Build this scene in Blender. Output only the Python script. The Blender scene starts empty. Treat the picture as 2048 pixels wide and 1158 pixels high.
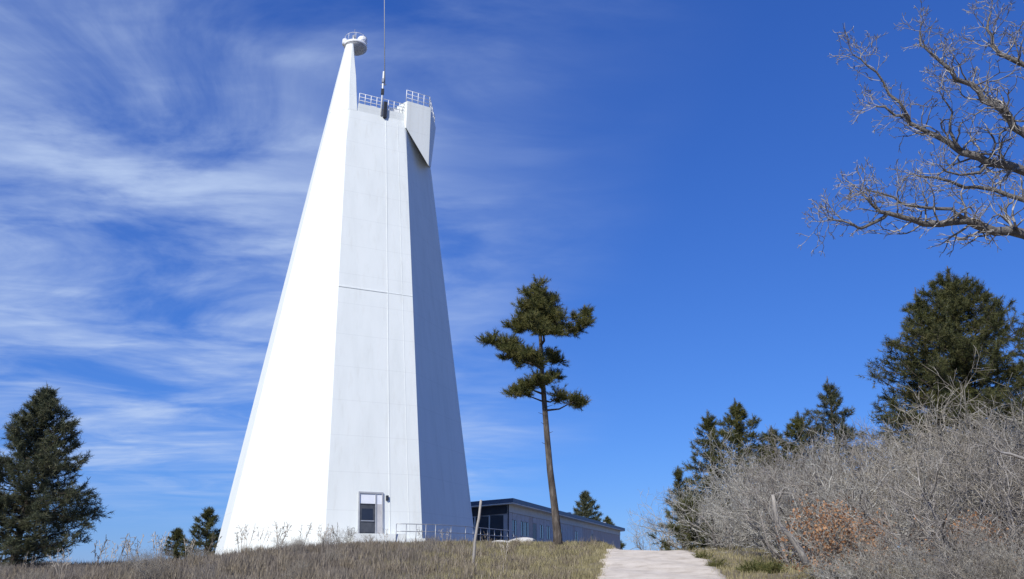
import bpy, bmesh, math, random
import numpy as np
from mathutils import Vector, Matrix

# ------------------------------------------------------------------ camera, sky, sun, exposure
S = bpy.context.scene
COL = S.collection
PITCH = math.radians(19.0)
FPX = 1600.0                      # focal length in photograph pixels (2048 wide)
CAM = Vector((0, 0, 1.6))
cd = bpy.data.cameras.new('camera'); cam = bpy.data.objects.new('camera', cd); COL.objects.link(cam)
cam.location = CAM; cam.rotation_euler = (math.radians(90) + PITCH, 0, 0)
cd.sensor_width = 36; cd.lens = FPX / 2048 * 36; cd.clip_start = 0.1; cd.clip_end = 20000
S.camera = cam

SUN_EL = math.radians(40)
SUN_H = Vector((-0.475, -0.880))   # horizontal direction towards the sun (behind left of the camera)
sd = bpy.data.lights.new('sun', 'SUN'); sun = bpy.data.objects.new('sun', sd); COL.objects.link(sun)
sd.energy = 4.6; sd.angle = math.radians(0.5); sd.color = (1.0, 0.972, 0.895)
svec = Vector((SUN_H.x*math.cos(SUN_EL), SUN_H.y*math.cos(SUN_EL), math.sin(SUN_EL)))
sun.rotation_euler = svec.to_track_quat('Z', 'Y').to_euler()

W = bpy.data.worlds.new('World'); S.world = W; W.use_nodes = True
def build_world():
    nt = W.node_tree; N = nt.nodes; L = nt.links; N.clear()
    out = N.new('ShaderNodeOutputWorld'); bg = N.new('ShaderNodeBackground'); bg.inputs[1].default_value = 0.10
    sky = N.new('ShaderNodeTexSky'); sky.sky_type = 'NISHITA'; sky.sun_disc = False
    sky.sun_elevation = SUN_EL; sky.sun_rotation = math.atan2(SUN_H.x, SUN_H.y)
    sky.altitude = 0; sky.air_density = 1.0; sky.dust_density = 0.0; sky.ozone_density = 6.0
    sp0 = N.new('ShaderNodeSeparateColor'); L.new(sky.outputs[0], sp0.inputs[0]); cc = N.new('ShaderNodeCombineColor')
    for ch, (ex, k) in enumerate(((0.85, 3.42), (0.75, 5.5), (0.60, 10.3))):        # the camera's rendering of the blue
        a0 = N.new('ShaderNodeMath'); a0.operation = 'MULTIPLY'; a0.inputs[1].default_value = 0.1; L.new(sp0.outputs[ch], a0.inputs[0])
        a1 = N.new('ShaderNodeMath'); a1.operation = 'POWER'; a1.inputs[1].default_value = ex; L.new(a0.outputs[0], a1.inputs[0])
        a2 = N.new('ShaderNodeMath'); a2.operation = 'MULTIPLY'; a2.inputs[1].default_value = k; L.new(a1.outputs[0], a2.inputs[0]); L.new(a2.outputs[0], cc.inputs[ch])
    # cirrus: noise on a high flat layer (direction divided by its height)
    tc = N.new('ShaderNodeTexCoord'); sp = N.new('ShaderNodeSeparateXYZ'); L.new(tc.outputs['Generated'], sp.inputs[0])
    def M(op, a, b=None, c=None, clamp=False):
        n = N.new('ShaderNodeMath'); n.operation = op; n.use_clamp = clamp
        for i, v in enumerate((a, b, c)):
            if v is None: continue
            if isinstance(v, (int, float)): n.inputs[i].default_value = v
            else: L.new(v, n.inputs[i])
        return n.outputs[0]
    def SS(v, a, b):
        n = N.new('ShaderNodeMapRange'); n.interpolation_type = 'SMOOTHSTEP'
        L.new(v, n.inputs[0]); n.inputs[1].default_value = a; n.inputs[2].default_value = b
        return n.outputs[0]
    h = M('MAXIMUM', sp.outputs[2], 0.0); h = M('ADD', h, 0.10)
    px = M('DIVIDE', sp.outputs[0], h); py = M('DIVIDE', sp.outputs[1], h)
    cb = N.new('ShaderNodeCombineXYZ'); L.new(px, cb.inputs[0]); L.new(py, cb.inputs[1])
    mp = N.new('ShaderNodeMapping'); mp.inputs['Rotation'].default_value = (0, 0, math.radians(-14))
    mp.inputs['Scale'].default_value = (0.85, 1.25, 1); mp.inputs['Location'].default_value = (3.1, 1.7, 0)
    L.new(cb.outputs[0], mp.inputs[0])
    n1 = N.new('ShaderNodeTexNoise'); n1.inputs['Scale'].default_value = 1.5; n1.inputs['Detail'].default_value = 7
    n1.inputs['Roughness'].default_value = 0.58; n1.inputs['Distortion'].default_value = 0.6
    L.new(mp.outputs[0], n1.inputs['Vector'])
    mp2 = N.new('ShaderNodeMapping'); mp2.inputs['Rotation'].default_value = (0, 0, math.radians(-24))
    mp2.inputs['Scale'].default_value = (1.3, 3.6, 1); L.new(cb.outputs[0], mp2.inputs[0])
    n2 = N.new('ShaderNodeTexNoise'); n2.inputs['Scale'].default_value = 2.2; n2.inputs['Detail'].default_value = 6
    n2.inputs['Roughness'].default_value = 0.52; n2.inputs['Distortion'].default_value = 0.5
    L.new(mp2.outputs[0], n2.inputs['Vector'])
    n3 = N.new('ShaderNodeTexNoise'); n3.inputs['Scale'].default_value = 0.55; n3.inputs['Detail'].default_value = 3
    L.new(cb.outputs[0], n3.inputs['Vector'])
    a = SS(n1.outputs[0], 0.31, 0.66); b = SS(n2.outputs[0], 0.35, 0.75)
    mix = M('MULTIPLY', a, M('MULTIPLY_ADD', b, 0.5, 0.65))
    bank = SS(M('ADD', px, M('MULTIPLY_ADD', n3.outputs[0], 1.6, -0.8)), 0.45, -0.75)   # the cirrus lies over one half of the sky
    low = SS(sp.outputs[2], 0.02, 0.14)
    k = M('MULTIPLY', M('MULTIPLY', mix, bank), 0.74, clamp=True)
    k = M('MULTIPLY', k, low)
    mx = N.new('ShaderNodeMixRGB'); mx.inputs[2].default_value = (5.4, 6.7, 9.2, 1)
    L.new(k, mx.inputs[0]); L.new(cc.outputs[0], mx.inputs[1])
    L.new(mx.outputs[0], bg.inputs[0]); L.new(bg.outputs[0], out.inputs[0])
build_world()
S.view_settings.view_transform = 'Standard'; S.view_settings.look = 'None'
S.view_settings.gamma = 1; S.view_settings.use_curve_mapping = False; S.view_settings.exposure = 0.0

# ------------------------------------------------------------------ helpers
FW = Vector((0, math.cos(PITCH), math.sin(PITCH))); UP = Vector((0, -math.sin(PITCH), math.cos(PITCH)))
def at(px, py, Y):
    """the point at ground distance Y seen at a photograph pixel"""
    d = FW + Vector((1, 0, 0)) * ((px-1024)/FPX) + UP * ((579-py)/FPX)
    return CAM + d * (Y / d.y)
def project(P):
    r = Vector(P) - CAM; dp = r.dot(FW)
    return 1024 + FPX*r.x/dp, 579 - FPX*r.dot(UP)/dp
def at_z(px, Y, z):
    dp = (Vector((0, Y, z)) - CAM).dot(FW)
    return Vector(((px-1024)/FPX*dp, Y, z))
def sm(t):
    t = np.clip(t, 0, 1); return t*t*(3-2*t)

def gz(X, Y):
    """height of the ground"""
    X = np.asarray(X, float); Y = np.asarray(Y, float)
    z = np.where(Y < 27, 0.070*Y, 1.89 + 0.070*(np.clip(Y, 27, 47)-27) - 0.070*(np.clip(Y, 27, 47)-27)**2/40)
    z = np.maximum(z, -3 + 0*z)
    z = z - 1.05*sm((-6-X)/12)*sm((Y-8)/14)
    z = z - 1.7*sm((X/np.maximum(Y, 1) - 0.103)/0.065)*sm((Y-29)/9)*(X > 0)
    R = np.hypot(X, Y-40)
    z = z - 26*sm((R-95)/260)
    z = z + 0.05*np.sin(X*0.9+1.3)*np.sin(Y*0.7+0.4) + 0.03*np.sin(X*2.1+Y*1.7)
    return z
def g(x, y): return float(gz(x, y))

def mk_mesh(name, V, F):
    V = np.asarray(V, dtype=np.float32).reshape(-1, 3); F = np.asarray(F, dtype=np.int32)
    me = bpy.data.meshes.new(name); k = F.shape[1]; n = F.shape[0]
    me.vertices.add(len(V)); me.vertices.foreach_set('co', V.ravel())
    me.loops.add(n*k); me.loops.foreach_set('vertex_index', F.ravel())
    me.polygons.add(n); me.polygons.foreach_set('loop_start', np.arange(n, dtype=np.int32)*k)
    me.update(calc_edges=True); me.validate()
    return me
def smooth(me): me.polygons.foreach_set('use_smooth', np.ones(len(me.polygons), bool)); me.update()
def tone_attr(me, vals):
    a = me.attributes.new('tone', 'FLOAT', 'POINT'); a.data.foreach_set('value', np.asarray(vals, np.float32))
def ob(name, me, mat, parent=None, loc=None):
    if isinstance(me, bmesh.types.BMesh):
        bm = me; me = bpy.data.meshes.new(name); bm.to_mesh(me); bm.free()
    o = bpy.data.objects.new(name, me); COL.objects.link(o)
    if mat and not me.materials: me.materials.append(mat)
    if parent: o.parent = parent
    if loc is not None: o.location = loc
    return o
def tag(o, label, cat, group=None, kind=None):
    o['label'] = label; o['category'] = cat
    if group: o['group'] = group
    if kind: o['kind'] = kind
    return o
def stf(o): o['kind'] = 'stuff'; return o
def struct(o): o['kind'] = 'structure'; return o
def thing(name, label, cat, loc=(0, 0, 0), rz=0, group=None):
    o = bpy.data.objects.new(name, None); COL.objects.link(o); o.location = loc; o.rotation_euler = (0, 0, rz)
    o.empty_display_size = 0.3
    return tag(o, label, cat, group)
def dup(root, loc, rz=0, sc=None, label=None, group=None):
    r = root.copy(); COL.objects.link(r); r.location = loc; r.rotation_euler = (0, 0, rz)
    if sc: r.scale = sc if not isinstance(sc, (int, float)) else (sc, sc, sc)
    if label: r['label'] = label
    if group: r['group'] = group
    for ch in list(root.children):
        c = ch.copy(); COL.objects.link(c); c.parent = r
    return r

def add_box(bm, c, s, rz=0, bevel=0):
    r = bmesh.ops.create_cube(bm, size=1, matrix=Matrix.Translation(c) @ Matrix.Rotation(rz, 4, 'Z') @ Matrix.Diagonal((s[0], s[1], s[2], 1)))
    if bevel:
        es = list({e for v in r['verts'] for e in v.link_edges})
        bmesh.ops.bevel(bm, geom=es, offset=bevel, segments=1, affect='EDGES')
def box(name, c, s, mat, parent=None, rz=0, bevel=0.0):
    bm = bmesh.new(); add_box(bm, (0, 0, 0), s, 0, bevel)
    o = ob(name, bm, mat, parent); o.location = c; o.rotation_euler = (0, 0, rz); return o
def rings(P, R, n, cap=True):
    """a continuous tube along the polyline P with radii R -> verts, quad faces"""
    P = np.asarray(P, float); R = np.asarray(R, float); m = len(P)
    T = np.gradient(P, axis=0); T /= np.linalg.norm(T, axis=1)[:, None] + 1e-9
    ref = np.tile(np.array([0.0, 0.0, 1.0]), (m, 1)); par = np.abs(T[:, 2]) > 0.92; 
    if par.mean() > 0.5: ref[:] = (1, 0, 0)
    elif par.any(): ref[:] = (0.31, 0.88, 0.36)
    A = np.cross(T, ref); A /= np.linalg.norm(A, axis=1)[:, None] + 1e-9; B = np.cross(T, A)
    th = np.arange(n)*2*math.pi/n
    V = P[:, None, :] + R[:, None, None]*(np.cos(th)[None, :, None]*A[:, None, :] + np.sin(th)[None, :, None]*B[:, None, :])
    V = V.reshape(-1, 3); F = []
    for i in range(m-1):
        for j in range(n):
            F.append((i*n+j, i*n+(j+1) % n, (i+1)*n+(j+1) % n, (i+1)*n+j))
    if cap:
        V = np.vstack([V, P[0], P[-1]]); c0 = m*n; c1 = c0+1
        for j in range(n):
            F.append((c0, c0, (j+1) % n, j)); F.append((c1, c1, (m-1)*n+j, (m-1)*n+(j+1) % n))
    return V, F
def tube_mesh(name, lines, n=8):
    """several polylines [(P,R),...] in one mesh"""
    bm = bmesh.new()
    for P, R in lines:
        V, F = rings(P, R, n)
        vs = [bm.verts.new(v) for v in V]
        for f in F:
            idx = list(dict.fromkeys(f))
            try: bm.faces.new([vs[i] for i in idx])
            except ValueError: pass
    bmesh.ops.recalc_face_normals(bm, faces=bm.faces)
    me = bpy.data.meshes.new(name); bm.to_mesh(me); bm.free(); smooth(me); return me
def tube(name, P, r, mat, parent=None, n=8):
    P = [tuple(p) for p in P]; R = r if hasattr(r, '__len__') else [r]*len(P)
    return ob(name, tube_mesh(name, [(P, R)], n), mat, parent)
def seg_mesh(name, segs, n=3):
    """many separate tapered segments (p0,p1,r0,r1), n-sided, open ended"""
    A = np.array([np.concatenate([s[0], s[1], [s[2], s[3]]]) for s in segs], float)
    P0, P1, R0, R1 = A[:, :3], A[:, 3:6], A[:, 6], A[:, 7]
    T = P1-P0; T /= np.linalg.norm(T, axis=1)[:, None]+1e-9
    ref = np.where(np.abs(T[:, 2:3]) > 0.9, np.array([[1.0, 0, 0]]), np.array([[0, 0, 1.0]]))
    U = np.cross(T, ref); U /= np.linalg.norm(U, axis=1)[:, None]+1e-9; B = np.cross(T, U)
    th = np.arange(n)*2*math.pi/n
    C = np.cos(th)[None, :, None]*U[:, None, :] + np.sin(th)[None, :, None]*B[:, None, :]
    V = np.concatenate([P0[:, None]+R0[:, None, None]*C, P1[:, None]+R1[:, None, None]*C], axis=1)
    N = len(A); base = np.arange(N)*2*n; F = []
    for j in range(n):
        F.append(np.stack([base+j, base+(j+1) % n, base+n+(j+1) % n, base+n+j], 1))
    me = mk_mesh(name, V.reshape(-1, 3), np.concatenate(F)); smooth(me)
    rng = np.random.default_rng(len(segs)); tone_attr(me, np.repeat(rng.random(N), 2*n))
    return me

# ------------------------------------------------------------------ materials
def material(name, stops, scale=2.0, detail=6, rough=0.8, bump=0.0, bscale=None, attr=None, spec=0.3, coords='Object', stretch=None, metal=0.0, trans=0.0):
    """principled material with a colour ramp over noise (or over the per-piece attribute 'tone')"""
    m = bpy.data.materials.new(name); m.use_nodes = True; nt = m.node_tree; N = nt.nodes; L = nt.links
    b = N['Principled BSDF']; b.inputs['Roughness'].default_value = rough; b.inputs['Specular IOR Level'].default_value = spec
    b.inputs['Metallic'].default_value = metal
    tc = N.new('ShaderNodeTexCoord'); vec = tc.outputs[coords]
    if stretch:
        mp = N.new('ShaderNodeMapping'); mp.inputs['Scale'].default_value = stretch; L.new(vec, mp.inputs[0]); vec = mp.outputs[0]
    nz = N.new('ShaderNodeTexNoise'); nz.inputs['Scale'].default_value = scale; nz.inputs['Detail'].default_value = detail
    nz.inputs['Roughness'].default_value = 0.6; L.new(vec, nz.inputs['Vector'])
    rp = N.new('ShaderNodeValToRGB'); el = rp.color_ramp.elements
    while len(el) < len(stops): el.new(0.5)
    for e, (p, c) in zip(el, stops): e.position = p; e.color = (*c, 1)
    if attr:
        at_ = N.new('ShaderNodeAttribute'); at_.attribute_name = 'tone'
        mm = N.new('ShaderNodeMath'); mm.operation = 'MULTIPLY_ADD'; mm.inputs[1].default_value = attr
        sb = N.new('ShaderNodeMath'); sb.operation = 'MULTIPLY'; sb.inputs[1].default_value = 1-attr
        L.new(at_.outputs['Fac'], mm.inputs[0]); L.new(nz.outputs[0], sb.inputs[0]); L.new(sb.outputs[0], mm.inputs[2])
        L.new(mm.outputs[0], rp.inputs[0])
    else: L.new(nz.outputs[0], rp.inputs[0])
    L.new(rp.outputs[0], b.inputs['Base Color'])
    if trans:
        tr = N.new('ShaderNodeBsdfTranslucent'); L.new(rp.outputs[0], tr.inputs[0]); ms = N.new('ShaderNodeMixShader'); ms.inputs[0].default_value = trans
        L.new(b.outputs[0], ms.inputs[1]); L.new(tr.outputs[0], ms.inputs[2]); L.new(ms.outputs[0], N['Material Output'].inputs[0])
    if bump:
        n2 = N.new('ShaderNodeTexNoise'); n2.inputs['Scale'].default_value = bscale or scale*6; n2.inputs['Detail'].default_value = 8
        L.new(vec, n2.inputs['Vector']); bp = N.new('ShaderNodeBump'); bp.inputs['Strength'].default_value = bump; bp.inputs['Distance'].default_value = 0.05
        L.new(n2.outputs[0], bp.inputs['Height']); L.new(bp.outputs[0], b.inputs['Normal'])
    return m
MT = {}
MT['white'] = material('white_painted_concrete', [(0.25, (0.715, 0.74, 0.705)), (0.55, (0.775, 0.80, 0.765)), (0.8, (0.80, 0.82, 0.785))], scale=1.1, rough=0.55, bump=0.06, bscale=5, stretch=(1, 1, 0.10))
def wall_detail():
    m = MT['white']; nt = m.node_tree; N = nt.nodes; L = nt.links; b = N['Principled BSDF']; src = b.inputs['Base Color'].links[0].from_socket
    tc = N.new('ShaderNodeTexCoord'); sp = N.new('ShaderNodeSeparateXYZ'); L.new(tc.outputs['Object'], sp.inputs[0])
    def mth(op, a, v=None, w=None):
        n = N.new('ShaderNodeMath'); n.operation = op; L.new(a, n.inputs[0])
        if v is not None: n.inputs[1].default_value = v
        if w is not None: n.inputs[2].default_value = w
        return n.outputs[0]
    joint = mth('LESS_THAN', mth('FRACT', mth('MULTIPLY', sp.outputs[2], 1/2.44)), 0.022)          # pour joints every 2.44 m
    mp = N.new('ShaderNodeMapping'); mp.inputs['Scale'].default_value = (2.2, 2.2, 0.05); L.new(tc.outputs['Object'], mp.inputs[0])
    nz = N.new('ShaderNodeTexNoise'); nz.inputs['Scale'].default_value = 1.6; nz.inputs['Detail'].default_value = 7; L.new(mp.outputs[0], nz.inputs['Vector'])
    st = N.new('ShaderNodeMapRange'); st.inputs[1].default_value = 0.56; st.inputs[2].default_value = 0.78; L.new(nz.outputs[0], st.inputs[0])
    f1 = N.new('ShaderNodeMixRGB'); f1.blend_type = 'MULTIPLY'; f1.inputs[2].default_value = (0.80, 0.77, 0.72, 1); L.new(mth('MULTIPLY', st.outputs[0], 0.34), f1.inputs[0]); L.new(src, f1.inputs[1])
    f2 = N.new('ShaderNodeMixRGB'); f2.blend_type = 'MULTIPLY'; f2.inputs[2].default_value = (0.86, 0.86, 0.86, 1); L.new(mth('MULTIPLY', joint, 0.45), f2.inputs[0]); L.new(f1.outputs[0], f2.inputs[1])
    L.new(f2.outputs[0], b.inputs['Base Color'])
wall_detail()
MT['white_metal'] = material('white_painted_metal', [(0.3, (0.74, 0.75, 0.76)), (0.7, (0.8, 0.8, 0.8))], scale=3, rough=0.45)
MT['grey_metal'] = material('galvanised_metal', [(0.3, (0.30, 0.31, 0.33)), (0.7, (0.42, 0.43, 0.45))], scale=6, rough=0.45, metal=0.4)
MT['dark_metal'] = material('dark_painted_metal', [(0.3, (0.022, 0.025, 0.032)), (0.7, (0.04, 0.045, 0.055))], scale=6, rough=0.5)
MT['blue_metal'] = material('blue_fascia_paint', [(0.3, (0.06, 0.095, 0.15)), (0.7, (0.085, 0.125, 0.19))], scale=3, rough=0.5)
MT['siding'] = material('grey_siding_paint', [(0.3, (0.42, 0.41, 0.41)), (0.7, (0.54, 0.53, 0.53))], scale=2, rough=0.7)
MT['siding_b'] = material('tan_siding_paint', [(0.3, (0.40, 0.34, 0.32)), (0.7, (0.49, 0.43, 0.40))], scale=2, rough=0.7)
MT['soffit'] = material('pale_soffit_paint', [(0.3, (0.50, 0.52, 0.50)), (0.7, (0.6, 0.61, 0.6))], scale=2, rough=0.7)
MT['door_paint'] = material('dark_grey_door_paint', [(0.3, (0.05, 0.055, 0.065)), (0.7, (0.09, 0.095, 0.105))], scale=3, rough=0.4)
MT['frame_paint'] = material('grey_frame_paint', [(0.3, (0.33, 0.34, 0.36)), (0.7, (0.42, 0.43, 0.45))], scale=3, rough=0.5)
MT['concrete'] = material('pale_path_concrete', [(0.28, (0.44, 0.37, 0.29)), (0.5, (0.60, 0.525, 0.43)), (0.72, (0.69, 0.61, 0.51))], scale=2.2, detail=10, rough=0.9, bump=0.35, bscale=30)
MT['soil'] = material('dry_hill_soil', [(0.25, (0.10, 0.078, 0.055)), (0.5, (0.19, 0.155, 0.11)), (0.75, (0.25, 0.21, 0.14))], scale=0.9, detail=12, rough=0.95, bump=0.6, bscale=12)
MT['weed'] = material('brown_weed_stalks', [(0.05, (0.065, 0.052, 0.04)), (0.45, (0.17, 0.142, 0.115)), (0.75, (0.28, 0.24, 0.19)), (0.97, (0.50, 0.445, 0.365))], scale=0.35, rough=0.8, attr=0.75)
MT['grass'] = material('straw_olive_grass', [(0.05, (0.105, 0.09, 0.04)), (0.5, (0.26, 0.225, 0.115)), (0.95, (0.45, 0.39, 0.24))], scale=0.5, rough=0.8, attr=0.65)
MT['pale_bunch'] = material('pale_bunch_grass', [(0.1, (0.09, 0.072, 0.05)), (0.5, (0.23, 0.187, 0.13)), (0.95, (0.43, 0.37, 0.275))], scale=0.6, rough=0.85, attr=0.6)
MT['pale_weed'] = material('bleached_weed_stalk', [(0.2, (0.42, 0.36, 0.29)), (0.8, (0.62, 0.56, 0.47))], scale=8, rough=0.85)
MT['twig'] = material('grey_oak_twigs', [(0.0, (0.12, 0.11, 0.092)), (0.45, (0.345, 0.325, 0.285)), (0.95, (0.62, 0.595, 0.535))], scale=0.8, rough=0.85, attr=0.7)
MT['limb'] = material('grey_tree_limbs', [(0.25, (0.06, 0.052, 0.047)), (0.75, (0.22, 0.205, 0.19))], scale=9, rough=0.9, bump=0.6, bscale=30)
MT['twig_dark'] = material('grey_tree_twigs', [(0.0, (0.07, 0.06, 0.052)), (0.5, (0.24, 0.22, 0.20)), (0.95, (0.50, 0.47, 0.43))], scale=0.8, rough=0.85, attr=0.7)
MT['twig_brown'] = material('brown_grey_oak_twigs', [(0.0, (0.095, 0.081, 0.064)), (0.45, (0.295, 0.262, 0.212)), (0.95, (0.54, 0.49, 0.41))], scale=0.8, rough=0.85, attr=0.7)
MT['twig_mauve'] = material('dark_grey_oak_twigs', [(0.0, (0.075, 0.064, 0.055)), (0.45, (0.22, 0.195, 0.17)), (0.95, (0.46, 0.42, 0.375))], scale=0.8, rough=0.85, attr=0.7)
MT['stem'] = material('grey_oak_bark', [(0.2, (0.14, 0.12, 0.105)), (0.8, (0.36, 0.33, 0.30))], scale=14, rough=0.9, bump=0.5, bscale=40)
MT['bark_pale'] = material('bleached_dead_wood', [(0.2, (0.25, 0.225, 0.20)), (0.8, (0.47, 0.435, 0.39))], scale=9, rough=0.85, bump=0.4, stretch=(1, 1, 0.2))
MT['bark_dark'] = material('dark_tree_bark', [(0.2, (0.045, 0.035, 0.028)), (0.8, (0.14, 0.115, 0.09))], scale=12, rough=0.9, bump=0.8, bscale=30)
MT['bark_pine'] = material('pine_trunk_bark', [(0.3, (0.035, 0.028, 0.024)), (0.52, (0.10, 0.083, 0.07)), (0.75, (0.21, 0.18, 0.15))], scale=7, rough=0.95, bump=0.9, bscale=18, stretch=(1, 1, 0.25))
MT['leaf'] = material('dry_orange_leaves', [(0.05, (0.24, 0.115, 0.055)), (0.5, (0.44, 0.225, 0.11)), (0.95, (0.58, 0.36, 0.20))], scale=3, rough=0.8, attr=0.8, trans=0.25)
def needle(name, a, b, c): return material(name, [(0.05, a), (0.5, b), (0.95, c)], scale=0.5, rough=0.65, attr=0.7, trans=0.22)
MT['needle'] = needle('dark_conifer_needles', (0.022, 0.030, 0.013), (0.088, 0.095, 0.032), (0.22, 0.195, 0.075))
MT['needle_b'] = needle('blue_green_conifer_needles', (0.024, 0.036, 0.024), (0.086, 0.098, 0.050), (0.23, 0.215, 0.13))
MT['needle_pine'] = needle('olive_pine_needles', (0.026, 0.038, 0.012), (0.100, 0.108, 0.030), (0.26, 0.215, 0.07))
MT['rock'] = material('pale_limestone', [(0.25, (0.42, 0.40, 0.37)), (0.75, (0.66, 0.64, 0.60))], scale=3, rough=0.9, bump=0.6, bscale=12)
def glass(name):
    m = material(name, [(0.3, (0.02, 0.025, 0.035)), (0.7, (0.035, 0.04, 0.05))], scale=1, rough=0.08, spec=0.6); return m
MT['glass'] = glass('dark_window_glass')
MT['light_pane'] = material('white_glossy_pane', [(0.3, (0.72, 0.74, 0.78)), (0.7, (0.82, 0.83, 0.86))], scale=2, rough=0.15, spec=0.6)  # white base colour with low roughness

# ------------------------------------------------------------------ ground and path
def axis(lims):
    out = []
    for a, b, st in lims: out += list(np.arange(a, b, st))
    return np.array(out + [lims[-1][1]])
def build_ground():
    xs = axis([(-4000, -400, 300), (-400, -80, 20), (-80, -26, 3), (-26, 26, 0.35), (26, 80, 3), (80, 400, 20), (400, 4000, 300)])
    ys = axis([(-3000, -200, 200), (-200, -20, 12), (-20, 4, 1), (4, 58, 0.35), (58, 140, 2), (140, 500, 20), (500, 6000, 300)])
    XX, YY = np.meshgrid(xs, ys); Z = gz(XX, YY); rng = np.random.default_rng(4)
    near = (np.abs(XX) < 26) & (YY > 4) & (YY < 58); Z = Z + near*rng.normal(0, 0.012, Z.shape)
    nx, ny = len(xs), len(ys); idx = np.arange(nx*ny).reshape(ny, nx)
    F = np.stack([idx[:-1, :-1].ravel(), idx[:-1, 1:].ravel(), idx[1:, 1:].ravel(), idx[1:, :-1].ravel()], 1)
    me = mk_mesh('hill_ground', np.stack([XX.ravel(), YY.ravel(), Z.ravel()], 1), F); smooth(me)
    struct(ob('hill_ground', me, MT['soil']))
build_ground()
PATH = [(-4, -0.55, 2.35), (8, 0.55, 3.15), (17.5, 1.72, 4.55), (23, 2.45, 5.4), (29, 3.20, 6.05), (33, 4.0, 5.75), (45, 6.0, 7.6), (60, 8.5, 10.1)]
def path_edges(Y):
    Yk = [p[0] for p in PATH]
    return np.interp(Y, Yk, [p[1] for p in PATH]), np.interp(Y, Yk, [p[2] for p in PATH])
def build_path():
    ys = np.arange(-4, 52, 0.35); rng = np.random.default_rng(8); l, r = path_edges(ys)
    l = l + np.convolve(rng.normal(0, .10, len(ys)), [.25, .5, .25], 'same'); r = r + np.convolve(rng.normal(0, .10, len(ys)), [.25, .5, .25], 'same')
    k = 14; V = []; F = []
    for i, y in enumerate(ys):
        for j in range(k+1):
            t = j/k; x = l[i]*(1-t)+r[i]*t; V.append((x, y, g(x, y)+0.05+0.025*math.sin(math.pi*t)))
        V.append((r[i]+.03, y, g(r[i], y)-0.15)); V.append((l[i]-.03, y, g(l[i], y)-0.15))
    w = k+3
    for i in range(len(ys)-1):
        a = i*w; b = a+w
        for j in range(k): F.append((a+j, a+j+1, b+j+1, b+j))
        F.append((a+k, a+k+1, b+k+1, b+k)); F.append((a+k+2, a, b, b+k+2))
    me = mk_mesh('path', V, F); smooth(me); struct(ob('path', me, MT['concrete']))
build_path()

# ------------------------------------------------------------------ the observatory tower
def solve(start, ang, target_px, tmax=30):
    d = Vector((math.cos(math.radians(ang)), math.sin(math.radians(ang)), 0)); lo, hi = 0, tmax
    s0 = project(start)[0]; sg = 1 if target_px > s0 else -1
    for _ in range(60):
        m = (lo+hi)/2
        if (project(start + d*m)[0]-target_px)*sg < 0: lo = m
        else: hi = m
    return start + d*lo, lo
def octagon(B, pxs, eb, gb):
    """B: corner between left and front face; pixel columns of A, H, C, D; faces turn by 45 degrees"""
    A, _ = solve(B, 160, pxs[0]); C, _ = solve(B, 25, pxs[2]); D, _ = solve(C, 70, pxs[3])
    H, hs = solve(A, 115, pxs[1])
    def go(P, a, l): return P + Vector((math.cos(math.radians(a)), math.sin(math.radians(a)), 0))*l
    E = go(D, 115, eb); G = go(H, 70, gb)
    # F closes the figure: along 160 from E and 25 from G
    d1 = Vector((math.cos(math.radians(160)), math.sin(math.radians(160)))); d2 = Vector((math.cos(math.radians(25)), math.sin(math.radians(25))))
    r = Vector((G.x-E.x, G.y-E.y)); det = d1.x*(-d2.y) + d2.x*d1.y
    s = (r.x*(-d2.y) + d2.x*r.y)/det
    F_ = Vector((E.x+d1.x*s, E.y+d1.y*s, E.z))
    return [A, B, C, D, E, F_, G, H]
TW = thing('observatory_tower', 'tall white tapering observatory tower with turret and railed roof platform', 'tower', (-10.5, 60, 2.2))
def tp(o): o.parent = TW; o.matrix_parent_inverse = Matrix.Translation(TW.location).inverted(); return o
ZB = 3.2
base8 = octagon(at_z(650, 52, ZB), (452, 436, 845, 951), 4.0, 8.0)
Bt = at(696, 217, 58.0); ZT = Bt.z
top8 = octagon(Bt, (660, 652, 811, 856), 1.2, 3.5)
def edge_pt(i, z):
    t = (z-ZB)/(ZT-ZB); return base8[i].lerp(top8[i], t)
def build_body():
    bm = bmesh.new(); zl = [-0.5] + list(np.linspace(ZB, ZT, 12)); R = []
    for z in zl: R.append([bm.verts.new(edge_pt(i, z)) for i in range(8)])
    vert_edges = []
    for k in range(len(R)-1):
        for i in range(8):
            j = (i+1) % 8; bm.faces.new((R[k][i], R[k][j], R[k+1][j], R[k+1][i]))
    bm.faces.new(R[-1]); bm.faces.new(list(reversed(R[0])))
    bm.edges.ensure_lookup_table()
    for k in range(len(R)-1):
        for i in range(8): vert_edges.append(bm.edges.get((R[k][i], R[k+1][i])))
    bmesh.ops.bevel(bm, geom=vert_edges, offset=0.22, segments=4, affect='EDGES', profile=0.5)
    bmesh.ops.recalc_face_normals(bm, faces=bm.faces)
    for f in bm.faces: f.smooth = False
    me = bpy.data.meshes.new('wall'); bm.to_mesh(me); bm.free()
    return tp(ob('wall', me, MT['white']))
WALL = build_body()
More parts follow.
